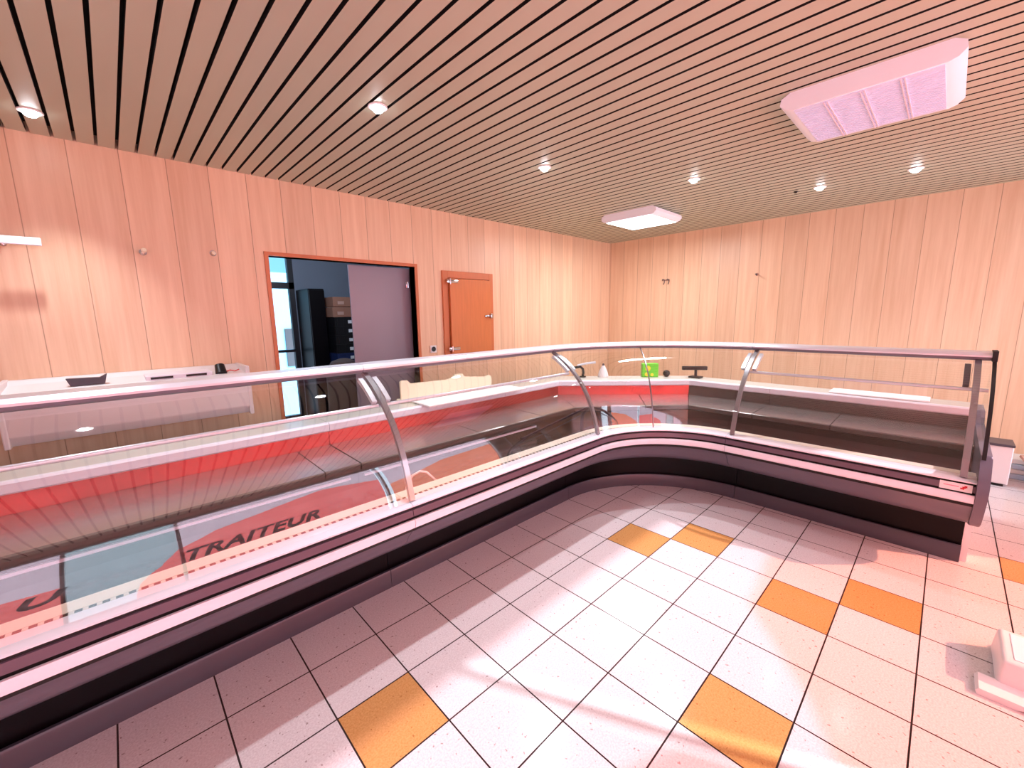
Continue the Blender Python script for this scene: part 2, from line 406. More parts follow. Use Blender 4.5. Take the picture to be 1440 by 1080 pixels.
# ------------------------------------------------------------------ storeroom behind the doorway
RX0, RX1, RY = -0.3, 2.6, 4.35
bm = BM(); box(bm, RX0, RX1, YL+WT, RY+0.1, -0.05, 0.0); struct('floor_rear', bm, M_grey_floor)
bm = BM(); box(bm, RX0, RX1, YL+WT, RY+0.1, 2.55, 2.6); struct('ceiling_rear', bm, M_grey_wall)
SX0, SX1, SZ0, SZ1 = 0.55, 1.40, 0.10, 2.40       # storeroom window
bm = BM(); box(bm, RX0, SX0, RY, RY+0.1, 0, 2.55); box(bm, SX1, RX1, RY, RY+0.1, 0, 2.55); box(bm, SX0, SX1, RY, RY+0.1, SZ1, 2.55); box(bm, SX0, SX1, RY, RY+0.1, 0, SZ0)
struct('wall_rear', bm, M_grey_wall)
bm = BM(); box(bm, RX0-0.1, RX0, YL+WT, RY+0.1, 0, 2.6); struct('wall_rear_left', bm, M_grey_wall)
bm = BM(); box(bm, RX1, RX1+0.1, YL+WT, RY+0.1, 0, 2.6); struct('wall_rear_right', bm, M_grey_wall)
bm = BM()
fw = 0.065
box(bm, SX0, SX0+fw, RY, RY+0.07, SZ0, SZ1); box(bm, SX1-fw, SX1, RY, RY+0.07, SZ0, SZ1)
for z in (SZ0, 1.88, SZ1-fw): box(bm, SX0, SX1, RY, RY+0.07, z, z+fw+0.015)
box(bm, SX0+fw, SX1-fw, RY, RY+0.05, 1.045, 1.08)
w2 = struct('window_2', bm, M_frame_dark)
bm = BM(); bm.faces.new([bm.verts.new(p) for p in ((SX0+.04,RY+.035,SZ0+.04), (SX1-.04,RY+.035,SZ0+.04), (SX1-.04,RY+.035,SZ1-.04), (SX0+.04,RY+.035,SZ1-.04))]); obj('window_pane', bm, M_shop_glass, w2)
# pale blue neighbouring building and balcony seen through the storeroom window
nb = thing('neighbouring_building', (2.6, 9.2, -1.0), 'pale building seen through the storeroom window', 'building')
M_nb = pmat('pale blue render', srgb(96, 138, 160), 0.7)
bm = BM(); box(bm, 2.3, 6.0, 9.2, 9.5, -1, 2.55); obj('facade', bm, M_nb, nb)
for xx in (2.55, 3.3, 4.1):
    bm = BM(); box(bm, xx, xx+0.34, 9.16, 9.22, 0.35, 1.25); obj('window', bm, M_frame_dark, nb)

# door frame of the opening
bm = BM()
box(bm, DX0-0.03, DX0, YL-0.012, YL+WT, 0, DZ+0.03); box(bm, DX1, DX1+0.03, YL-0.012, YL+WT, 0, DZ+0.03); box(bm, DX0, DX1, YL-0.012, YL+WT, DZ, DZ+0.03)
struct('trim_1', bm, M_wood_trim)
# frosted glass sliding door panel behind the opening
d2 = thing('glass_door', (1.6, YL+0.14, 0.0), 'frosted grey glass door panel standing open in the storeroom doorway', 'door')
bm = BM(); box(bm, 1.272, 1.975, YL+0.135, YL+0.147, 0.005, 1.992); obj('glass_panel', bm, M_frost, d2)
bm = BM(); box(bm, 1.868, 1.902, YL+0.112, YL+0.17, 1.79, 1.86, 0.008); cyl(bm, (1.885, YL+0.105, 1.795), (1.885, YL+0.105, 1.855), 0.012); obj('door_hinge', bm, M_chrome, d2, True)

# tall dark cabinet, crates and boxes in the storeroom
tc = thing('tall_cabinet', (1.50, 4.1, 0), 'tall black cabinet beside the storeroom window', 'cabinet')
bm = BM(); box(bm, 1.405, 1.60, 3.86, 4.33, 0.0, 1.86, 0.008); obj('carcass', bm, M_black, tc)
bm = BM(); box(bm, 1.41, 1.595, 3.84, 3.858, 0.05, 1.84, 0.004); obj('cabinet_door', bm, M_black, tc)
# stacked crates
def crate_root(z, label, mat):
    r = thing('storage_crate', (1.83, 3.84, z), label, 'crate', 'storage crates stacked in the storeroom')
    bm = BM()
    h = 0.1148; x0, x1, y0, y1, t = 1.63, 2.03, 3.66, 4.02, 0.012
    box(bm, x0, x1, y0, y0+t, z, z+h); box(bm, x0, x1, y1-t, y1, z, z+h); box(bm, x0, x0+t, y0+t, y1-t, z, z+h); box(bm, x1-t, x1, y0+t, y1-t, z, z+h); box(bm, x0+t, x1-t, y0+t, y1-t, z, z+t)
    box(bm, x0-0.006, x1+0.006, y0-0.006, y0, z+h-0.02, z+h)
    for k in range(5): box(bm, x0+0.03+k*0.075, x0+0.04+k*0.075, y0-0.005, y0, z+0.01, z+h-0.02)
    obj('crate_body', bm, mat, r)
    bm = BM(); box(bm, 1.795, 1.86, 3.648, 3.655, z+0.035, z+0.075); obj('crate_label', bm, M_label, r)
    return r
names = ['black storage crate, topmost of the stack under the cardboard boxes', 'black storage crate, second from the top of the stack', 'black storage crate, third from the top of the stack', 'black storage crate, fourth from the top, just above the blue one', 'navy blue storage crate fifth from the top of the dark stack']
proto = crate_root(1.385, names[0], M_blackp)
for k in range(1, 13):
    r = proto.copy(); COL.objects.link(r); r.location.z = 1.385 - 0.1154*k
    r['label'] = names[k] if k < 5 else 'black storage crate low in the stack, hidden behind the counter'
    for ch in proto.children:
        c = ch.copy(); COL.objects.link(c); c.parent = r
        if k == 4 and c.name.startswith('crate_body'):
            c.data = c.data.copy(); c.data.materials[0] = M_blue
def carton(x0, x1, y0, y1, z0, z1, label):
    r = thing('cardboard_box', ((x0+x1)/2, (y0+y1)/2, z0), label, 'box', 'cardboard boxes on the crates')
    bm = BM(); box(bm, x0, x1, y0, y1, z0, z1, 0.004); obj('carton', bm, M_card, r)
    bm = BM(); box(bm, x0-.003, x1+.003, (y0+y1)/2-.003, (y0+y1)/2+.003, z1, z1+.003); box(bm, x0+.06, x0+.14, y0-.003, y0, z0+.03, z0+.07); obj('tape', bm, M_plank, r)
carton(1.62, 2.0, 3.68, 4.0, 1.5005, 1.625, 'lower brown cardboard box lying on the crate stack')
carton(1.64, 1.98, 3.70, 3.98, 1.632, 1.755, 'upper brown cardboard box, on top of another box on the crates')
# paper sack in front of the crates
bm = BM()
lathe(bm, [(0.02,0), (0.16,0.01), (0.19,0.2), (0.19,0.6), (0.18,0.9), (0.13,1.0), (0.05,1.03), (0.01,1.035)], (1.45, 3.05, 0), 20)
for v in bm.verts: v.co.x += 0.012*math.sin(v.co.z*17 + v.co.y*9); v.co.y += 0.01*math.sin(v.co.z*13 + v.co.x*11)
one('paper_sack', bm, pmat('dark brown sack', srgb(88, 70, 62), 0.8, var=0.15), 'dark brown rounded sack standing in front of the crates', 'sack', smooth=True)

# ------------------------------------------------------------------ wooden cold-room hatch on the left wall
YW = YL
ht = thing('wooden_hatch', (2.6, YW, 0.96), 'orange wooden hatch door with metal hinges set in the left wall', 'hatch')
bm = BM()
x0, x1, z0, z1 = 2.237, 2.966, 0.98, 1.985
box(bm, x0, x0+0.07, YW-0.022, YW, z0, z1, .003); box(bm, x1-0.06, x1, YW-0.022, YW, z0, z1, .003); box(bm, x0+.07, x1-.06, YW-0.022, YW, z1-0.075, z1, .003); box(bm, x0+.07, x1-.06, YW-0.022, YW, z0, z0+0.085, .003)
obj('hatch_frame', bm, M_wood_trim, ht)
bm = BM(); box(bm, x0+0.078, x1-0.066, YW-0.05, YW-0.006, z0+0.092, z1-0.082, .006); hd = obj('hatch_door', bm, M_wood_door, ht)
for zz in (1.87, 1.13):
    bm = BM(); box(bm, 2.27, 2.42, YW-0.062, YW-0.05, zz-0.018, zz+0.018, .004); cyl(bm, (2.312, YW-.062, zz-.03), (2.312, YW-.062, zz+.03), .011); obj('hinge', bm, M_chrome, hd, True)
bm = BM(); box(bm, 2.80, 2.93, YW-0.066, YW-0.05, 1.475, 1.50, .004); box(bm, 2.87, 2.90, YW-0.09, YW-0.06, 1.46, 1.515, .006); obj('latch', bm, M_chrome, hd, True)

# power socket
so = thing('power_socket', (2.092, YW, 1.10), 'small white wall socket with black insert beside the doorway', 'socket')
bm = BM(); box(bm, 2.052, 2.132, YW-0.012, YW, 1.10, 1.18, .004); obj('face_plate', bm, M_whitep, so)
bm = BM(); cyl(bm, (2.092, YW-.016, 1.14), (2.092, YW-.0115, 1.14), .027, n=20); obj('socket_insert', bm, M_blackp, so)

# wall pegs and rail on the left wall, hooks on the back wall
def peg(px, pz, label, ln):
    r = thing('wall_peg', (px, YW, pz), label, 'wall peg', 'pegs on the left wall')
    bm = BM(); lathe_pts = [(0.022, 0), (0.022, 0.006), (0.012, 0.01)]
    cyl(bm, (px, YW, pz), (px, YW-0.007, pz), .021); obj('peg_plate', bm, M_chrome, r, True)
    bm = BM(); cyl(bm, (px, YW-.007, pz), (px, YW-ln, pz), .008); cyl(bm, (px, YW-ln, pz), (px, YW-ln-.02, pz), .016, .012); obj('peg_pin', bm, M_cream, r, True)
peg(-0.209, 1.956, 'chrome and cream wall peg casting a slanted shadow, left of the other peg', 0.13)
peg(0.191, 1.985, 'small cream wall peg nearest the doorway', 0.02)
rl = thing('wall_rail', (-0.8, YW, 1.93), 'pale wall bracket rail cut off at left edge of the photo', 'rail')
bm = BM(); box(bm, -1.35, -0.665, YW-0.15, YW-0.135, 1.935, 1.98, .004); obj('rail_bar', bm, M_strip, rl)
for xx in (-0.83, -1.28):
    bm = BM(); cyl(bm, (xx, YW, 1.957), (xx, YW-.14, 1.957), .009); cyl(bm, (xx, YW, 1.957), (xx, YW-.006, 1.957), .02); obj('rail_support', bm, M_chrome, rl, True)
hk = thing('wall_hook', (XB, 1.19, 1.88), 'small dark curled double hook on the back wall near the corner', 'hook')
bm = BM()
for y0 in (1.235, 1.165):
    tube(bm, [(XB-.012, y0+.012, 1.965), (XB-.03, y0-.005, 1.978), (XB-.035, y0-.03, 1.968), (XB-.03, y0-.03, 1.935), (XB-.02, y0-.012, 1.905)], .0055)
obj('hook_wire', bm, M_kick, hk, True)
bm = BM(); box(bm, XB-.012, XB, 1.14, 1.25, 1.955, 1.975, .003); obj('hook_plate', bm, M_plank, hk)
hk2 = thing('wall_hook', (XB, 0.0, 1.93), 'thin bent dark rod hook sticking out of the middle of the back wall', 'hook')
bm = BM(); tube(bm, [(XB, .0, 1.955), (XB-.05, .0, 1.957), (XB-.09, -.01, 1.95), (XB-.11, -.03, 1.935)], .006); obj('hook_wire', bm, M_kick, hk2, True)
bm = BM(); cyl(bm, (XB, .0, 1.955), (XB-.006, .0, 1.955), .018); obj('hook_plate', bm, M_plank, hk2, True)

# ------------------------------------------------------------------ ceiling lights
def louvre_light(x0, y1, label, lit):
    x1, y0 = x0+0.60, y1-0.56; zb = H-0.085
    r = thing('ceiling_light', ((x0+x1)/2, (y0+y1)/2, H), label, 'ceiling light')
    bm = BM()
    # housing: flat tray with bulging rounded ends (y direction)
    prof = [(y1+0.012, H), (y1+0.05, H-.02), (y1+0.055, H-.05), (y1+0.03, H-.075), (y1, zb), (y0, zb), (y0-.03, H-.075), (y0-.055, H-.05), (y0-.05, H-.02), (y0-.012, H)]
    extrude_x(bm, prof, x0, x1)
    obj('housing', bm, M_house_glow, r, True)
    bm = BM(); box(bm, x0+.014, x1-.014, y0+.008, y1-.008, zb-.004, zb+.001)
    if lit:
        obj('diffuser', bm, M_diff_on, r)
    else:
        obj('diffuser', bm, M_diff_glow, r)
        for k in range(1, 4):
            yc = y0 + (y1-y0)*k/4
            bm = BM(); [box(bm, x0+.016, x1-.016, yc+o-.003, yc+o+.003, zb-.009, zb-.004, .001) for o in (-.007, .007)]; obj('lamp_bar', bm, M_tube, r)
        bm = BM()
        for k in range(1, 22): xx = x0+.02+(x1-x0-.04)*k/22; box(bm, xx-.0012, xx+.0012, y0+.009, y1-.009, zb-.007, zb-.004)
        obj('louvre_fins', bm, M_diff_glow, r)
    return r
louvre_light(2.235, -1.055, 'large square ceiling light with unlit louvre given a faint glow nearest the camera', False)
louvre_light(3.79, 1.105, 'lit square ceiling light near the far corner of the room', True)

LAMPS = []
def spot(x, y, label, energy, ang=104, blend=1.0):
    r = thing('recessed_spotlight', (x, y, H), label, 'spotlight', 'recessed ceiling spotlights')
    bm = BM(); n = 28; rings = []
    for rad, z in ((0.050, H), (0.050, H-.006), (0.040, H-.008), (0.036, H-.002)):
        rings.append([bm.verts.new((x+rad*math.cos(2*math.pi*k/n), y+rad*math.sin(2*math.pi*k/n), z)) for k in range(n)])
    for A, B in zip(rings[:-1], rings[1:]):
        for k in range(n): bm.faces.new((A[k], A[(k+1)%n], B[(k+1)%n], B[k]))
    obj('trim_ring', bm, M_white, r, True)
    bm = BM(); lathe(bm, [(.006,-.030), (.020,-.026), (.030,-.015), (.034,-.003), (.034,0)], (x, y, H-.001), 20); obj('lamp_lens', bm, M_lens, r, True)
    ld = bpy.data.lights.new('spot_lamp', 'SPOT'); ld.energy = energy; ld.spot_size = math.radians(ang); ld.spot_blend = blend; ld.shadow_soft_size = 0.025; ld.color = (1.0, 0.94, 0.86)
    lo = bpy.data.objects.new('spot_lamp', ld); COL.objects.link(lo); lo.location = (0, 0, -0.06); lo.parent = r
ES = 80
spot(0.738, 0.496, 'bright recessed spotlight above the left display case, nearest the camera', ES)
spot(2.097, 0.520, 'recessed spotlight above the left end of the curved case corner', ES)
spot(3.262, -0.119, 'recessed spotlight above the right end of the curved case corner', ES)
spot(-0.60, 1.762, 'recessed spotlight close to the left wall at the left edge', ES*0.75, 84, 1.0)
spot(4.366, -0.791, 'recessed spotlight by the back wall, left one of the two near the dark sensor', ES*0.5)
spot(4.353, -1.42, 'recessed spotlight by the back wall, right of the louvre light underside', ES*0.5)
spot(-0.62, 0.50, 'recessed spotlight above the near end of the left case, outside the view', ES*0.45)
bm = BM(); lathe(bm, [(0.016, 0), (0.018, -0.004), (0.010, -0.016), (0.004, -0.018)][::-1], (4.355, -0.608, H), 16)
one('ceiling_sensor', bm, M_blackp, 'tiny dark sensor on the slatted ceiling near the back wall spotlights', 'sensor', smooth=True)

# ------------------------------------------------------------------ refrigerated display cases
RC, CX, CY = 0.945, 2.1, -0.68          # corner radius and centre
def st_left(xa, xb): return [((xa, .265), (0, 1)), ((xb, .265), (0, 1))]
def st_arc(a0=90, a1=0, n=36):
    o = []
    for k in range(n+1):
        t = math.radians(a0 + (a1-a0)*k/n); c, s = math.cos(t), math.sin(t)
        o.append(((CX+RC*c, CY+RC*s), (c, s)))
    return o
def st_right(ya, yb): return [((3.045, ya), (1, 0)), ((3.045, yb), (1, 0))]
GLASS = cat([(-.262,.598), (-.228,.72), (-.183,.835), (-.11,.96), (-.02,1.06), (.08,1.14), (.19,1.203)], 6)
def offs(curve, o):
    out = []
    for i, p in enumerate(curve):
        a, b = curve[max(0, i-1)], curve[min(len(curve)-1, i+1)]
        dx, dz = b[0]-a[0], b[1]-a[1]; l = math.hypot(dx, dz)
        out.append((p[0] + o*dz/l, p[1] - o*dx/l))
    return out
P_plinth = [(0,0), (0,.094), (.006,.102), (.02,.102), (.02,0)]
P_base = [(.035,.0), (.035,.31), (.05,.31), (.05,0)]
P_bump = [(.05,.335), (.05,.305), (-.135,.305), (-.15,.312), (-.205,.36), (-.212,.378), (-.262,.440), (-.272,.448), (-.262,.455), (-.20,.47), (-.10,.40)]
P_strip_lo = [(-.274,.462), (-.296,.472), (-.303,.50), (-.297,.515), (-.285,.515), (-.27,.47)]
P_band = [(-.262,.522), (-.2885,.528), (-.283,.560), (-.262,.564)]
P_strip_hi = [(-.262,.577), (-.286,.576), (-.289,.584), (-.218,.600), (-.205,.594), (-.23,.583)]
P_gap = [(-.20,.445), (-.272,.445), (-.276,.57), (-.262,.585), (-.21,.585)]
P_rail = [(.160,1.214), (.158,1.224), (.175,1.240), (.25,1.246), (.275,1.235), (.275,1.214)]
P_rail_u = [(.166,1.2135), (.172,1.200), (.19,1.192), (.255,1.192), (.272,1.203), (.272,1.2135)]
P_grille = [(-.176,.590), (-.105,.590), (-.105,.580), (-.176,.580)]
P_slots = [(-.192,.588), (-.176,.588), (-.176,.578), (-.192,.578)]
DECK = .345
def grille_mat(name, axis):
    m, nt, out = new_mat(name)
    N = nt.nodes.new; L = nt.links.new
    b = N('ShaderNodeBsdfPrincipled'); L(b.outputs[0], out.inputs[0]); b.inputs['Roughness'].default_value = .4
    tcn = N('ShaderNodeTexCoord'); sp = N('ShaderNodeSeparateXYZ'); L(tcn.outputs['Object'], sp.inputs[0])
    dv = N('ShaderNodeMath'); dv.operation = 'DIVIDE'; L(sp.outputs[axis], dv.inputs[0]); dv.inputs[1].default_value = .032
    fr = N('ShaderNodeMath'); fr.operation = 'FRACT'; L(dv.outputs[0], fr.inputs[0])
    gt = N('ShaderNodeMath'); gt.operation = 'GREATER_THAN'; gt.inputs[1].default_value = .42; L(fr.outputs[0], gt.inputs[0])
    mx = N('ShaderNodeMix'); mx.data_type = 'RGBA'; mx.inputs[6].default_value = srgb(226, 216, 204); mx.inputs[7].default_value = srgb(14, 10, 10); L(gt.outputs[0], mx.inputs[0]); L(mx.outputs[2], b.inputs['Base Color'])
    return m
M_slots = grille_mat('slotted air grille', 0); M_slots_y = grille_mat('slotted air grille side', 1)
M_grille = pmat('pale grille strip', srgb(232, 224, 208), 0.4)

def post(parent, station, side=0, w=0.028, hinge=True):
    """curved upright behind the glass at one station; w measured along the case"""
    (ox, oy), (dx, dy) = station
    tx, ty = -dy, dx
    bm = BM()
    inn = offs(GLASS, .022); out = offs(GLASS, .003)
    poly = out + inn[::-1]
    A = [bm.verts.new((ox+dx*d-tx*w/2, oy+dy*d-ty*w/2, z)) for d, z in poly]
    B = [bm.verts.new((ox+dx*d+tx*w/2, oy+dy*d+ty*w/2, z)) for d, z in poly]
    n = len(out)
    for i in range(n-1):
        for V in (A, B): bm.faces.new((V[i], V[i+1], V[2*n-2-i], V[2*n-1-i]))
    for i in range(2*n): bm.faces.new((A[i], A[(i+1)%(2*n)], B[(i+1)%(2*n)], B[i]))
    po = obj('support_post', bm, M_post, parent, True)
    if hinge:
        for s in ((1,) if hinge == 'dark' else (-1, 1)):
            bm = BM()
            seg = [p for p in GLASS if 1.07 < p[1] < 1.19]
            a = offs(seg, .012); b = offs(seg, .034); poly = a + b[::-1]; m = len(a)
            o0, o1 = s*0.026, s*0.052
            A = [bm.verts.new((ox+dx*d+tx*o0, oy+dy*d+ty*o0, z)) for d, z in poly]; B = [bm.verts.new((ox+dx*d+tx*o1, oy+dy*d+ty*o1, z)) for d, z in poly]
            for i in range(m-1):
                for V in (A, B): bm.faces.new((V[i], V[i+1], V[2*m-2-i], V[2*m-1-i]))
            for i in range(2*m): bm.faces.new((A[i], A[(i+1)%(2*m)], B[(i+1)%(2*m)], B[i]))
            obj('hinge_bar', bm, M_alu if hinge != 'dark' else M_kick, parent)
    return po

def front_parts(root, st, glass_sts):
    P = lambda name, prof, mat, sm=True: obj(name, sweep(BM(), prof, st), mat, root, sm)
    P('plinth', P_plinth, M_kick); P('base_panel', P_base, M_black); P('bumper', P_bump, M_bump)
    P('bumper_strip', P_strip_lo, M_strip); P('bumper_band', P_band, M_band); P('bumper_strip', P_strip_hi, M_strip); P('bumper_core', P_gap, M_gap)
    P('top_rail', P_rail, M_alu); P('rail_underside', P_rail_u, M_under); P('air_grille', P_grille, M_grille, False); P('grille_slots', P_slots, M_slots_y if st[0][0][1] < -.6 else M_slots, False)
    for gs in glass_sts: obj('front_glass', sweep(BM(), GLASS, gs, closed=False), M_glass, root, True)

def straight_case(root, st, deck_splits, kind):
    front_parts(root, st, kind['glass'])
    def lerp(t):
        (a, d), (b, _) = st[0], st[-1]; return ((a[0]+(b[0]-a[0])*t, a[1]+(b[1]-a[1])*t), d)
    obj('display_well', sweep(BM(), [(-.20,.575), (-.185,.575), (-.175,.505), (DECK+.01,.495), (DECK+.01,.48), (-.19,.48)], st), M_steel_d, root)
    obj('step_front', sweep(BM(), [(DECK-.005,.495), (DECK-.005,.598), (DECK+.01,.598), (DECK+.01,.495)], st), M_steel_d, root)
    obj('step_gap_shade', sweep(BM(), [(DECK-.008,.598), (DECK-.008,.622), (DECK+.01,.622), (DECK+.01,.598)], st), M_gap, root)  # black strip painted in as the shade below the deck lip
    if kind.get('strip', True): obj('light_strip', sweep(BM(), [(DECK-.02,.556), (DECK-.02,.570), (DECK-.006,.570), (DECK-.006,.556)], [lerp(.02), lerp(.98)]), M_strip, root)
    cuts = [0] + deck_splits + [1]
    L = math.dist(st[0][0], st[-1][0]); e = .003/L
    for a, b in zip(cuts[:-1], cuts[1:]):
        obj('deck_panel', sweep(BM(), [(.29,.615), (.285,.648), (.292,.655), (.762,.662), (.762,.645), (.31,.635), (.305,.615)], [lerp(a+e), lerp(b-e)]), M_deck, root)
    obj('rear_panel', sweep(BM(), [(.765,.64), (.765,.758), (.785,.758), (.785,.64)], st), kind.get('rear', M_rear_refl), root)
    obj('worktop', sweep(BM(), [(.768,.764), (.764,.772), (.764,.802), (.772,.812), (1.03,.812), (1.03,.764)], st), M_worktop, root)
    obj('worktop_edge', sweep(BM(), [(.750,.756), (.744,.764), (.744,.804), (.752,.814), (.775,.815), (.775,.8125), (.762,.810), (.760,.756)], st), M_strip, root)
    obj('carcass', sweep(BM(), [(.06,.02), (.06,.46), (.36,.47), (.37,.60), (.795,.62), (.795,.757), (1.0,.757), (1.0,.02)], st), M_kick, root)
    obj('glass_rail_tube', sweep(BM(), [(.012+.010*math.cos(t), 1.040+.010*math.sin(t)) for t in (2*math.pi*k/12 for k in range(12))], st), M_alu, root, True)

# left case, near module
XA, XM, XC = -2.0, .524, 2.1
c1 = thing('display_case', (-.738, .7, 0), 'left refrigerated display case, near module reflecting the red shop lettering', 'display case', 'refrigerated display cases')
e = .0015
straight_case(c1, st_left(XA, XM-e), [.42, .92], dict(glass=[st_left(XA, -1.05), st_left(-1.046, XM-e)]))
post(c1, ((-1.048, .265), (0, 1)))
c2 = thing('display_case', (1.31, .7, 0), 'left refrigerated display case, far module between two posts before the curve', 'display case', 'refrigerated display cases')
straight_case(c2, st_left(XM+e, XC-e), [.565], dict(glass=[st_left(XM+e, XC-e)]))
post(c2, ((XM+.016, .265), (0, 1)))
# right case
YA, YB = -.68, -1.93
c4 = thing('display_case', (3.5, -1.3, 0), 'right refrigerated display case with open end and white name plate', 'display case', 'refrigerated display cases')
straight_case(c4, st_right(YA-e, YB), [.42], dict(glass=[st_right(YA-e, YB)], strip=False, rear=M_steel_d))
post(c4, ((3.045, YA-.03), (1, 0))); post(c4, ((3.045, YB+.05), (1, 0)), hinge='dark')
# end panel of the right case
def slab_y(prof, y0, y1, ox=3.045):
    bm = BM(); A = [bm.verts.new((ox+d, y0, z)) for d, z in prof]; B = [bm.verts.new((ox+d, y1, z)) for d, z in prof]; n = len(prof)
    bm.faces.new(A[::-1]); bm.faces.new(B)
    for i in range(n): bm.faces.new((A[i], A[(i+1)%n], B[(i+1)%n], B[i]))
    return bm
endp = cat([(.02,.30), (-.14,.295), (-.22,.36), (-.285,.455), (-.318,.53), (-.305,.60), (-.26,.66), (-.20,.72)], 5)
bm = slab_y(endp + [(.70,.72), (.78,.80), (1.02,.805), (1.02,.30)], YB-.045, YB-.001)
bmesh.ops.bevel(bm, geom=[ed for ed in bm.edges], offset=.010, segments=3, profile=.5, affect='EDGES', clamp_overlap=True)
obj('end_cap', bm, M_endc, c4, True)
bm = slab_y([(.035,0), (.035,.298), (1.02,.298), (1.02,0)], YB-.03, YB-.001); obj('base_side', bm, M_white, c4)
gl = [p for p in GLASS if p[1] > .70]
bm = BM(); ev = [bm.verts.new((3.045+d, YB-.012, z)) for d, z in gl + [(.27,1.2), (.60,.83)] + [(.1,.75)]]; bm.faces.new(ev); obj('end_glass', bm, M_glass, c4)
bm = BM(); poly = offs(gl, -.008) + offs(gl, .006)[::-1]; n = len(gl)
A = [bm.verts.new((3.045+d, YB-.020, z)) for d, z in poly]; B = [bm.verts.new((3.045+d, YB-.004, z)) for d, z in poly]
for i in range(n-1):
    for V in (A, B): bm.faces.new((V[i], V[i+1], V[2*n-2-i], V[2*n-1-i]))
for i in range(2*n): bm.faces.new((A[i], A[(i+1)%(2*n)], B[(i+1)%(2*n)], B[i]))
obj('glass_edge_trim', bm, M_gap, c4)
bm = slab_y([(.150,1.190), (.150,1.250), (.285,1.250), (.285,1.190)], YB-.022, YB-.001); obj('rail_end_cap', bm, M_gap, c4)
# name plate on the band
bm = BM()
pa = [(-.2885,.525), (-.2835,.563)]
def plate(bm, y0, y1, f0, f1, o):
    d = lambda f: -.2885 + .006*f - o; z = lambda f: .524 + .042*f
    bm.faces.new([bm.verts.new(p) for p in ((3.045+d(f0), y0, z(f0)), (3.045+d(f0), y1, z(f0)), (3.045+d(f1), y1, z(f1)), (3.045+d(f1), y0, z(f1)))])
plate(bm, -1.795, -1.918, 0, 1, .002); npl = obj('name_plate', bm, M_whitep, c4)
bm = BM(); plate(bm, -1.81, -1.868, .52, .64, .003); obj('plate_print', bm, M_pinkline, npl)
bm = BM()
for k, (a, b) in enumerate(((.30, .5), (.45, .68), (.55, .8))): plate(bm, -1.874-.007*k, -1.889-.005*k, a, b, .003)
obj('plate_emblem', bm, M_red, npl)

# corner case
c3 = thing('display_case', (2.9, .2, 0), 'curved corner refrigerated display case joining the two straight runs', 'display case', 'refrigerated display cases')
a_e = math.degrees(e/ .7)
front_parts(c3, st_arc(90-a_e, a_e), [st_arc(90-a_e, 45.3, 18), st_arc(44.7, a_e, 18)])
post(c3, ((XC+.030, .2645), (.0, 1)))
s45 = st_arc(45, 45, 1)[0]
bm = BM()
(ox, oy), (dx, dy) = s45; tx, ty = -dy, dx; w = .007
poly = offs(GLASS, -.003) + offs(GLASS, .009)[::-1]; n = len(GLASS)
A = [bm.verts.new((ox+dx*d-tx*w/2, oy+dy*d-ty*w/2, z)) for d, z in poly]; B = [bm.verts.new((ox+dx*d+tx*w/2, oy+dy*d+ty*w/2, z)) for d, z in poly]
for i in range(n-1):
    for V in (A, B): bm.faces.new((V[i], V[i+1], V[2*n-2-i], V[2*n-1-i]))
for i in range(2*n): bm.faces.new((A[i], A[(i+1)%(2*n)], B[(i+1)%(2*n)], B[i]))
obj('glass_joint', bm, M_mullion, c3)
def V1(d): return (2.56+.711*(d-.32), .265+d)
def V2(d): return (3.045+d, -.136+.436*(d-.32))
def S0(d): return (XC+e, .265+d)
def S3(d): return (3.045+d, YA+e)
def poly_st():
    out = []
    for f in (S0, V1, V2, S3):
        o = f(0); q = f(1); out.append((o, (q[0]-o[0], q[1]-o[1])))
    return out
PST = poly_st()
def seg_st(i, t0=0.0, t1=1.0):
    (a, da), (b, db) = PST[i], PST[i+1]
    mixp = lambda t: ((a[0]+(b[0]-a[0])*t, a[1]+(b[1]-a[1])*t), (da[0]+(db[0]-da[0])*t, da[1]+(db[1]-da[1])*t))
    return [mixp(t0), mixp(t1)]
# well floor between arc and step
arc = [((ox+dx*-.175), (oy+dy*-.175)) for (ox, oy), (dx, dy) in st_arc(90-a_e, a_e, 24)]
well = arc + [S3(DECK), V2(DECK), V1(DECK), S0(DECK)]
bm = prism(BM(), well, .485, .500)
sweep(bm, [(-.20,.575), (-.185,.575), (-.175,.50), (-.19,.485)], st_arc(90-a_e, a_e))
obj('display_well', bm, M_steel_d, c3)
obj('step_front', sweep(BM(), [(DECK-.005,.500), (DECK-.005,.598), (DECK+.01,.598), (DECK+.01,.500)], PST), M_steel_d, c3)
obj('step_gap_shade', sweep(BM(), [(DECK-.008,.598), (DECK-.008,.622), (DECK+.01,.622), (DECK+.01,.598)], PST), M_gap, c3)
for i, cuts in ((0, [0, 1]), (1, [0, .62, 1]), (2, [0, 1])):
    for a, b in zip(cuts[:-1], cuts[1:]):
        obj('deck_panel', sweep(BM(), [(.29,.615), (.285,.648), (.292,.655), (.762,.662), (.762,.645), (.31,.635), (.305,.615)], seg_st(i, a+.003, b-.003)), M_deck, c3)
for i, mt in ((0, M_rear_refl), (1, M_rear_refl), (2, M_steel_d)):
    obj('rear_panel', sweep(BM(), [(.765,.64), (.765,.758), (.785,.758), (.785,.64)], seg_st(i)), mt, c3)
obj('worktop', sweep(BM(), [(.768,.764), (.764,.772), (.764,.802), (.772,.812), (1.03,.812), (1.03,.764)], PST), M_worktop, c3)
obj('worktop_edge', sweep(BM(), [(.750,.756), (.744,.764), (.744,.804), (.752,.814), (.775,.815), (.775,.8125), (.762,.810), (.760,.756)], PST), M_strip, c3)
obj('carcass', sweep(BM(), [(.37,.02), (.37,.60), (.795,.62), (.795,.757), (1.0,.757), (1.0,.02)], PST), M_kick, c3)

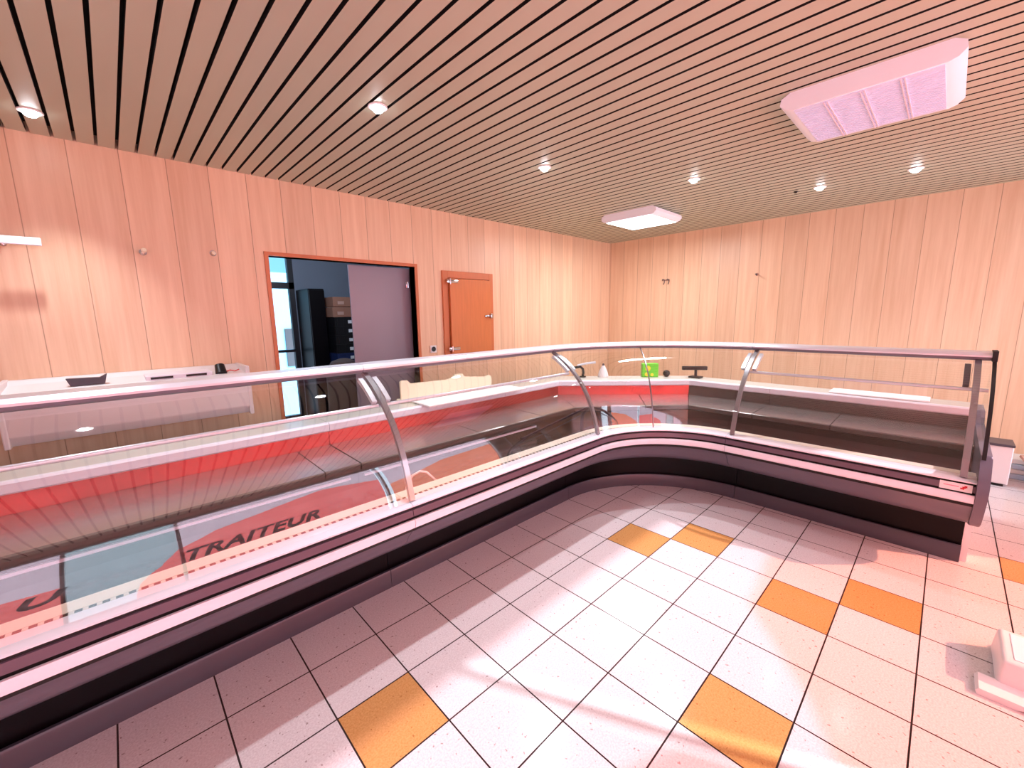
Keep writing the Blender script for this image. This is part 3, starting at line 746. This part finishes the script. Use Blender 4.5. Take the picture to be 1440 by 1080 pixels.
# ------------------------------------------------------------------ things on the worktops
WTZ = .8125
tr = thing('moulded_tray', (1.62, 1.225, WTZ), 'cream moulded plastic tray with raised lugs on the left worktop', 'tray')
bm = BM()
top = [(1.155,.985), (1.165,.997), (1.215,.995), (1.245,.965), (1.60,.955), (1.65,.965), (1.69,.992), (1.76,.992), (1.79,.960), (2.02,.935), (2.07,.945), (2.10,.93), (2.10,WTZ+.004), (1.155,WTZ+.004)]
A = [bm.verts.new((px, 1.195, pz)) for px, pz in top]; B = [bm.verts.new((px, 1.215, pz)) for px, pz in top]; n = len(top)
bm.faces.new(A[::-1]); bm.faces.new(B)
for i in range(n): bm.faces.new((A[i], A[(i+1)%n], B[(i+1)%n], B[i]))
obj('tray_back', bm, M_cream, tr)
bm = BM(); box(bm, 1.155, 2.10, 1.216, 1.28, WTZ+.004, WTZ+.03, .006); obj('tray_base', bm, M_cream, tr)
bm = BM(); box(bm, 1.22, 2.26, .90, 1.175, WTZ+.0045, WTZ+.018, .004)
for v in bm.verts: v.co.x += (v.co.y-.9)*.05
one('cutting_board', bm, M_board, 'long white cutting board lying on the left worktop in front of the cream tray', 'cutting board')
bm = BM(); box(bm, 3.83, 4.05, -1.10, -1.70, WTZ+.0045, WTZ+.016, .003); one('cutting_board', bm, M_board, 'white board lying on the right worktop', 'cutting board')
# corner items: faucet-like arm, white bottle, green bag, ball, display stand
fc = thing('black_faucet', (3.24, .985, WTZ), 'black swan-neck tap with white top on the corner worktop', 'tap')
bm = BM(); cyl(bm, (3.24,.985,WTZ), (3.24,.985,WTZ+.012), .035); tube(bm, [(3.24,.985,WTZ+.01), (3.245,.98,WTZ+.05), (3.24,.985,WTZ+.09), (3.22,1.005,WTZ+.115), (3.17,1.05,WTZ+.105)], .014); obj('tap_body', bm, M_blackp, fc, True)
bm = BM(); tube(bm, [(3.20,1.03,WTZ+.128), (3.27,.96,WTZ+.15), (3.34,.89,WTZ+.16)], .012); obj('tap_lever', bm, M_alu, fc, True)
bt = thing('white_bottle', (3.40, .83, WTZ), 'white cone shaped bottle on the corner worktop next to the black tap', 'bottle')
bm = BM(); lathe(bm, [(.055,0), (.058,.01), (.045,.06), (.022,.11), (.014,.125)], (3.40,.83,WTZ)); obj('bottle_body', bm, M_whitep, bt, True)
bm = BM(); lathe(bm, [(.012,.125), (.012,.14), (.006,.148)], (3.40,.83,WTZ)); obj('bottle_cap', bm, M_kick, bt, True)
gb = thing('green_carton', (3.72, .46, WTZ), 'bright lime green carton with yellow patches on the corner worktop', 'carton')
bm = BM(); poly = [(3.655,.50), (3.765,.375), (3.82,.425), (3.71,.55)]; prism(bm, poly, WTZ, WTZ+.145, .004); obj('carton_body', bm, M_green, gb)
bm = BM()
ux, uy = .11/.1665, -.125/.1665
for t, z, rr in ((.055, .095, .028), (.045, .03, .022), (.10, .026, .017)):
    c = (3.655+ux*t - .0055*.75, .50+uy*t - .0055*.66, WTZ+z)
    cyl(bm, c, (c[0]+.003*.75, c[1]+.003*.66, c[2]), rr, n=20)
obj('carton_print', bm, M_yellow, gb)
bm = BM(); lathe(bm, [(.012,0), (.03,.012), (.038,.035), (.03,.06), (.01,.07)], (3.86,.33,WTZ)); one('dark_knob', bm, M_blackp, 'small dark round weight right of the green carton', 'weight', smooth=True)
ds = thing('scale_display', (3.97, .065, WTZ), 'black scale display on a short stand, right side of the corner worktop', 'scale')
bm = BM(); box(bm, 3.92, 4.02, .0, .12, WTZ, WTZ+.018, .005); obj('stand_base', bm, M_blackp, ds)
bm = BM(); cyl(bm, (3.97,.06,WTZ+.018), (3.975,.065,WTZ+.085), .014); obj('stand_pole', bm, M_blackp, ds, True)
bm = BM(); poly = [(3.88,.165), (4.03,-.035), (4.06,-.012), (3.91,.188)]; prism(bm, poly, WTZ+.082, WTZ+.122, .006); obj('display_head', bm, M_blackp, ds)

# bent white wire standing in the left well
bm = BM()
tube(bm, [(.66,.30,.502), (.675,.30,.56), (.70,.28,.605), (.735,.26,.625), (.77,.245,.615), (.80,.22,.575), (.825,.19,.54), (.84,.17,.502)], .006)
one('bent_wire', bm, M_white, 'white bent wire hoop standing in the left case beside the post', 'wire', smooth=True)

# ------------------------------------------------------------------ white machine on the left wall
mc = thing('wall_machine', (-.33, 2.0, .80), 'long white wall-hung machine with dark slots behind the left case', 'machine')
MX0, MX1, MF = -.935, .262, 1.80
bm = BM()
prof = [(2.152,.80), (MF+.05,.80), (MF,.86), (MF,1.08), (MF+.03,1.105), (2.06,1.125), (2.10,1.15), (2.152,1.15)]
extrude_x(bm, prof, MX0, MX1, .008); obj('machine_body', bm, M_white, mc, True)
bm = BM(); box(bm, MX0-.006, MX0+.02, MF-.004, 2.150, .795, 1.155, .006); box(bm, MX1-.02, MX1+.006, MF-.004, 2.150, .795, 1.155, .006); obj('side_cheek', bm, M_whitep, mc)
bm = BM(); A = [(-.66,1.95), (-.50,1.95), (-.50,1.99), (-.64,1.99)]
extr = [(-.665,1.15), (-.65,1.105), (-.50,1.105), (-.485,1.165), (-.52,1.145)]
va = [bm.verts.new((px, 1.86, pz+.008)) for px, pz in extr]; vb = [bm.verts.new((px, 1.90, pz+.008)) for px, pz in extr]
bm.faces.new(va[::-1]); bm.faces.new(vb); [bm.faces.new((va[i], va[(i+1)%5], vb[(i+1)%5], vb[i])) for i in range(5)]
obj('grey_tray', bm, M_kick, mc)
bm = BM(); box(bm, -.31, .05, 1.84, 2.04, 1.105, 1.135, .006); obj('top_housing', bm, M_strip, mc)
for xa, xb in ((-.285, -.17), (-.10, .015)):
    bm = BM(); box(bm, xa, xb, 1.834, 1.842, 1.112, 1.126); obj('dark_slot', bm, M_blackp, mc)
bm = BM(); cyl(bm, (.105,1.87,1.105), (.105,1.91,1.165), .036, .03); obj('round_knob', bm, M_blackp, mc, True)
bm = BM(); tube(bm, [(.13,1.88,1.118), (.16,1.87,1.128), (.19,1.88,1.118), (.22,1.90,1.125)], .004); obj('red_cable', bm, M_red, mc, True)

# ------------------------------------------------------------------ floor things on the right
bx = thing('floor_box', (4.9, -2.08, 0), 'white box with dark rim standing on the floor past the right case end', 'box')
bm = BM(); box(bm, 4.86, 5.08, -1.85, -2.225, .018, .345, .006); obj('box_body', bm, M_whitep, bx)
bm = BM(); box(bm, 4.85, 5.09, -1.845, -2.23, .345, .365, .005); obj('box_lid', bm, M_kick, bx)
bm = BM(); box(bm, 4.855, 5.085, -1.855, -2.20, 0, .018); obj('box_base', bm, M_gap, bx)
# folded papers and leaning plank at the right edge
for k in range(4):
    bm = BM(); box(bm, 5.16+.008*(k%2), 5.40, -2.245-.006*(k%3), -2.40, .046*k, .046*k+.043, .008)
    one('folded_newspaper', bm, M_paper_b if k % 2 == 0 else M_label, ['pale blue paper bundle on the floor, lowest of the pile by the right edge', 'white paper bundle second from the floor in the pile by the right edge', 'pale blue paper bundle third in the pile by the right edge', 'white paper bundle on top of the pile by the right edge'][k], 'paper bundle', 'paper bundles by the right edge')
bm = BM(); a = Vector((5.14, -2.285, .215)); b_ = Vector((4.80, -2.46, .012)); dd = (b_-a).normalized(); sd = Vector((0.45, -0.9, 0)).normalized(); up = dd.cross(sd).normalized()
pts = [a, b_, b_+sd*.3, a+sd*.3]
lo_ = [bm.verts.new(p) for p in pts]; hi_ = [bm.verts.new(p + (up if up.z > 0 else -up)*.022) for p in pts]
bm.faces.new(lo_); bm.faces.new(hi_[::-1]); [bm.faces.new((lo_[i], lo_[(i+1)%4], hi_[(i+1)%4], hi_[i])) for i in range(4)]
one('wooden_plank', bm, M_plank, 'worn wooden plank leaning at the right edge of the photo', 'plank')

# white plastic step stool cut by the right edge
ss = thing('step_stool', (2.1, -2.15, 0), 'white moulded plastic step stool cut off at the right edge', 'stool')
def foot(xa, xb, ya=-1.968):
    bm = BM()
    arch = [(-2.235 + .165*k/10, .015*math.sin(math.pi*k/10)**.6) for k in range(1, 10)]
    prof = [(ya, 0), (ya+.005, .014), (ya-.004, .026), (-2.33, .026), (-2.34, .014), (-2.335, 0), (-2.235, 0)] + arch + [(-2.07, 0)]
    extrude_x(bm, prof, xa, xb)
    vert = [ed for ed in bm.edges if abs(ed.verts[0].co.x - ed.verts[1].co.x) < 1e-6 and min(v.co.y for v in ed.verts) < 0 and max(v.co.z for v in ed.verts) > .013]
    bmesh.ops.bevel(bm, geom=vert, offset=.006, segments=3, profile=.5, affect='EDGES', clamp_overlap=True)
    return obj('stool_foot', bm, M_whitep, ss, True)
foot(1.845, 1.955); foot(2.16, 2.25, -2.04)
bm = BM()
x0, x1, y0, y1 = 1.94, 2.225, -2.325, -2.018
lo = [(x0, y0), (x1, y0), (x1, y1), (x0, y1)]
a = [bm.verts.new((p[0], p[1], .004)) for p in lo]; b2 = [bm.verts.new((p[0] + (.014 if p[0] == x0 else -.014), p[1] + (.010 if p[1] == y0 else -.010), .118)) for p in lo]
bm.faces.new(a[::-1]); bm.faces.new(b2); [bm.faces.new((a[i], a[(i+1)%4], b2[(i+1)%4], b2[i])) for i in range(4)]
bmesh.ops.bevel(bm, geom=bm.edges[:], offset=.016, segments=4, profile=.5, affect='EDGES')
obj('stool_riser', bm, M_whitep, ss, True)
bm = BM(); box(bm, 1.985, 2.18, -2.285, -2.06, .1175, .121, .0015); obj('stool_tread', bm, M_strip, ss)

# ------------------------------------------------------------------ light and world
w = bpy.data.worlds.new('World'); SC.world = w; w.use_nodes = True
nt = w.node_tree; nt.nodes.clear()
out = nt.nodes.new('ShaderNodeOutputWorld'); bg = nt.nodes.new('ShaderNodeBackground'); nt.links.new(bg.outputs[0], out.inputs[0])
tcw = nt.nodes.new('ShaderNodeTexCoord'); spx = nt.nodes.new('ShaderNodeSeparateXYZ'); nt.links.new(tcw.outputs['Generated'], spx.inputs[0])
cr = nt.nodes.new('ShaderNodeValToRGB'); nt.links.new(spx.outputs[2], cr.inputs[0])
cr.color_ramp.elements[0].position = 0.0; cr.color_ramp.elements[0].color = (.06, .07, .08, 1)
cr.color_ramp.elements[1].position = 0.45; cr.color_ramp.elements[1].color = (.022, .058, .115, 1)
el = cr.color_ramp.elements.new(0.04); el.color = (.045, .095, .118, 1)
mr = nt.nodes.new('ShaderNodeMapRange'); mr.inputs[1].default_value = -.15; mr.inputs[2].default_value = .15; nt.links.new(spx.outputs[1], mr.inputs[0])
mw = nt.nodes.new('ShaderNodeMix'); mw.data_type = 'RGBA'; nt.links.new(mr.outputs[0], mw.inputs[0]); mw.inputs[6].default_value = (.70, .75, .78, 1); nt.links.new(cr.outputs[0], mw.inputs[7])
nt.links.new(mw.outputs[2], bg.inputs[0]); bg.inputs[1].default_value = 9.0

def portal(name, loc, rot, sx, sy):
    ld = bpy.data.lights.new(name, 'AREA'); ld.shape = 'RECTANGLE'; ld.size = sx; ld.size_y = sy; ld.cycles.is_portal = True
    o = bpy.data.objects.new(name, ld); COL.objects.link(o); o.location = loc; o.rotation_euler = rot
portal('shop_window_portal', ((WX0+WX1)/2, YF-.12, (WZ0+WZ1)/2), (math.pi/2, 0, 0), WX1-WX0, WZ1-WZ0)
portal('shop_door_portal', ((GX0+GX1)/2, YF-.12, WZ1/2), (math.pi/2, 0, 0), GX1-GX0, WZ1)
portal('store_window_portal', ((SX0+SX1)/2, RY+.12, (SZ0+SZ1)/2), (-math.pi/2, 0, 0), SX1-SX0, SZ1-SZ0)

sd_ = bpy.data.lights.new('sun', 'SUN'); sd_.energy = 9.0; sd_.angle = math.radians(1.0); sd_.color = (1, .93, .84)
so_ = bpy.data.objects.new('sun', sd_); COL.objects.link(so_)
dirv = Vector((-0.66, 1.32, -1.0)); so_.rotation_euler = dirv.to_track_quat('-Z', 'Y').to_euler(); so_.location = (0, -8, 8)

ld = bpy.data.lights.new('storeroom_fill', 'POINT'); ld.energy = 32; ld.shadow_soft_size = .2; ld.color = (.78, .9, 1)  # added fill light without a fixture, brightens the storeroom
o = bpy.data.objects.new('storeroom_fill', ld); COL.objects.link(o); o.location = (1.0, 2.75, 2.35)
# lit diffuser's own light
ld = bpy.data.lights.new('diffuser_lamp', 'AREA'); ld.shape = 'RECTANGLE'; ld.size = .5; ld.size_y = .5; ld.energy = 25; ld.color = (1, .93, .8)
o = bpy.data.objects.new('diffuser_lamp', ld); COL.objects.link(o); o.location = (4.09, .825, H-.095)

# ------------------------------------------------------------------ camera
cd = bpy.data.cameras.new('camera'); cam = bpy.data.objects.new('camera', cd); COL.objects.link(cam); SC.camera = cam
R = Vector((0.7212945191, -0.6924777694, -0.0144483762)); U = Vector((0.1236481289, 0.1082124565, 0.9864082342)); Fw = Vector((0.6815022794, 0.7132736174, -0.1636766323))
m = Matrix((R, U, -Fw)).transposed().to_4x4(); m.translation = Vector((-0.435924, -1.737002, 1.494677)); cam.matrix_world = m
cd.sensor_fit = 'HORIZONTAL'; cd.sensor_width = 36.0; cd.lens = 583.995/1440*36.0; cd.clip_start = .02; cd.clip_end = 100

SC.view_settings.view_transform = 'Standard'; SC.view_settings.look = 'None'; SC.view_settings.exposure = 0.20; SC.view_settings.gamma = 1.0
SC.view_settings.use_white_balance = True; SC.view_settings.white_balance_temperature = 5550
SC.cycles.max_bounces = 10; SC.cycles.diffuse_bounces = 5; SC.cycles.glossy_bounces = 5; SC.cycles.transparent_max_bounces = 24; SC.cycles.transmission_bounces = 8
SC.cycles.use_denoising = True; SC.cycles.sample_clamp_indirect = 8.0; SC.cycles.caustics_reflective = False; SC.cycles.caustics_refractive = False
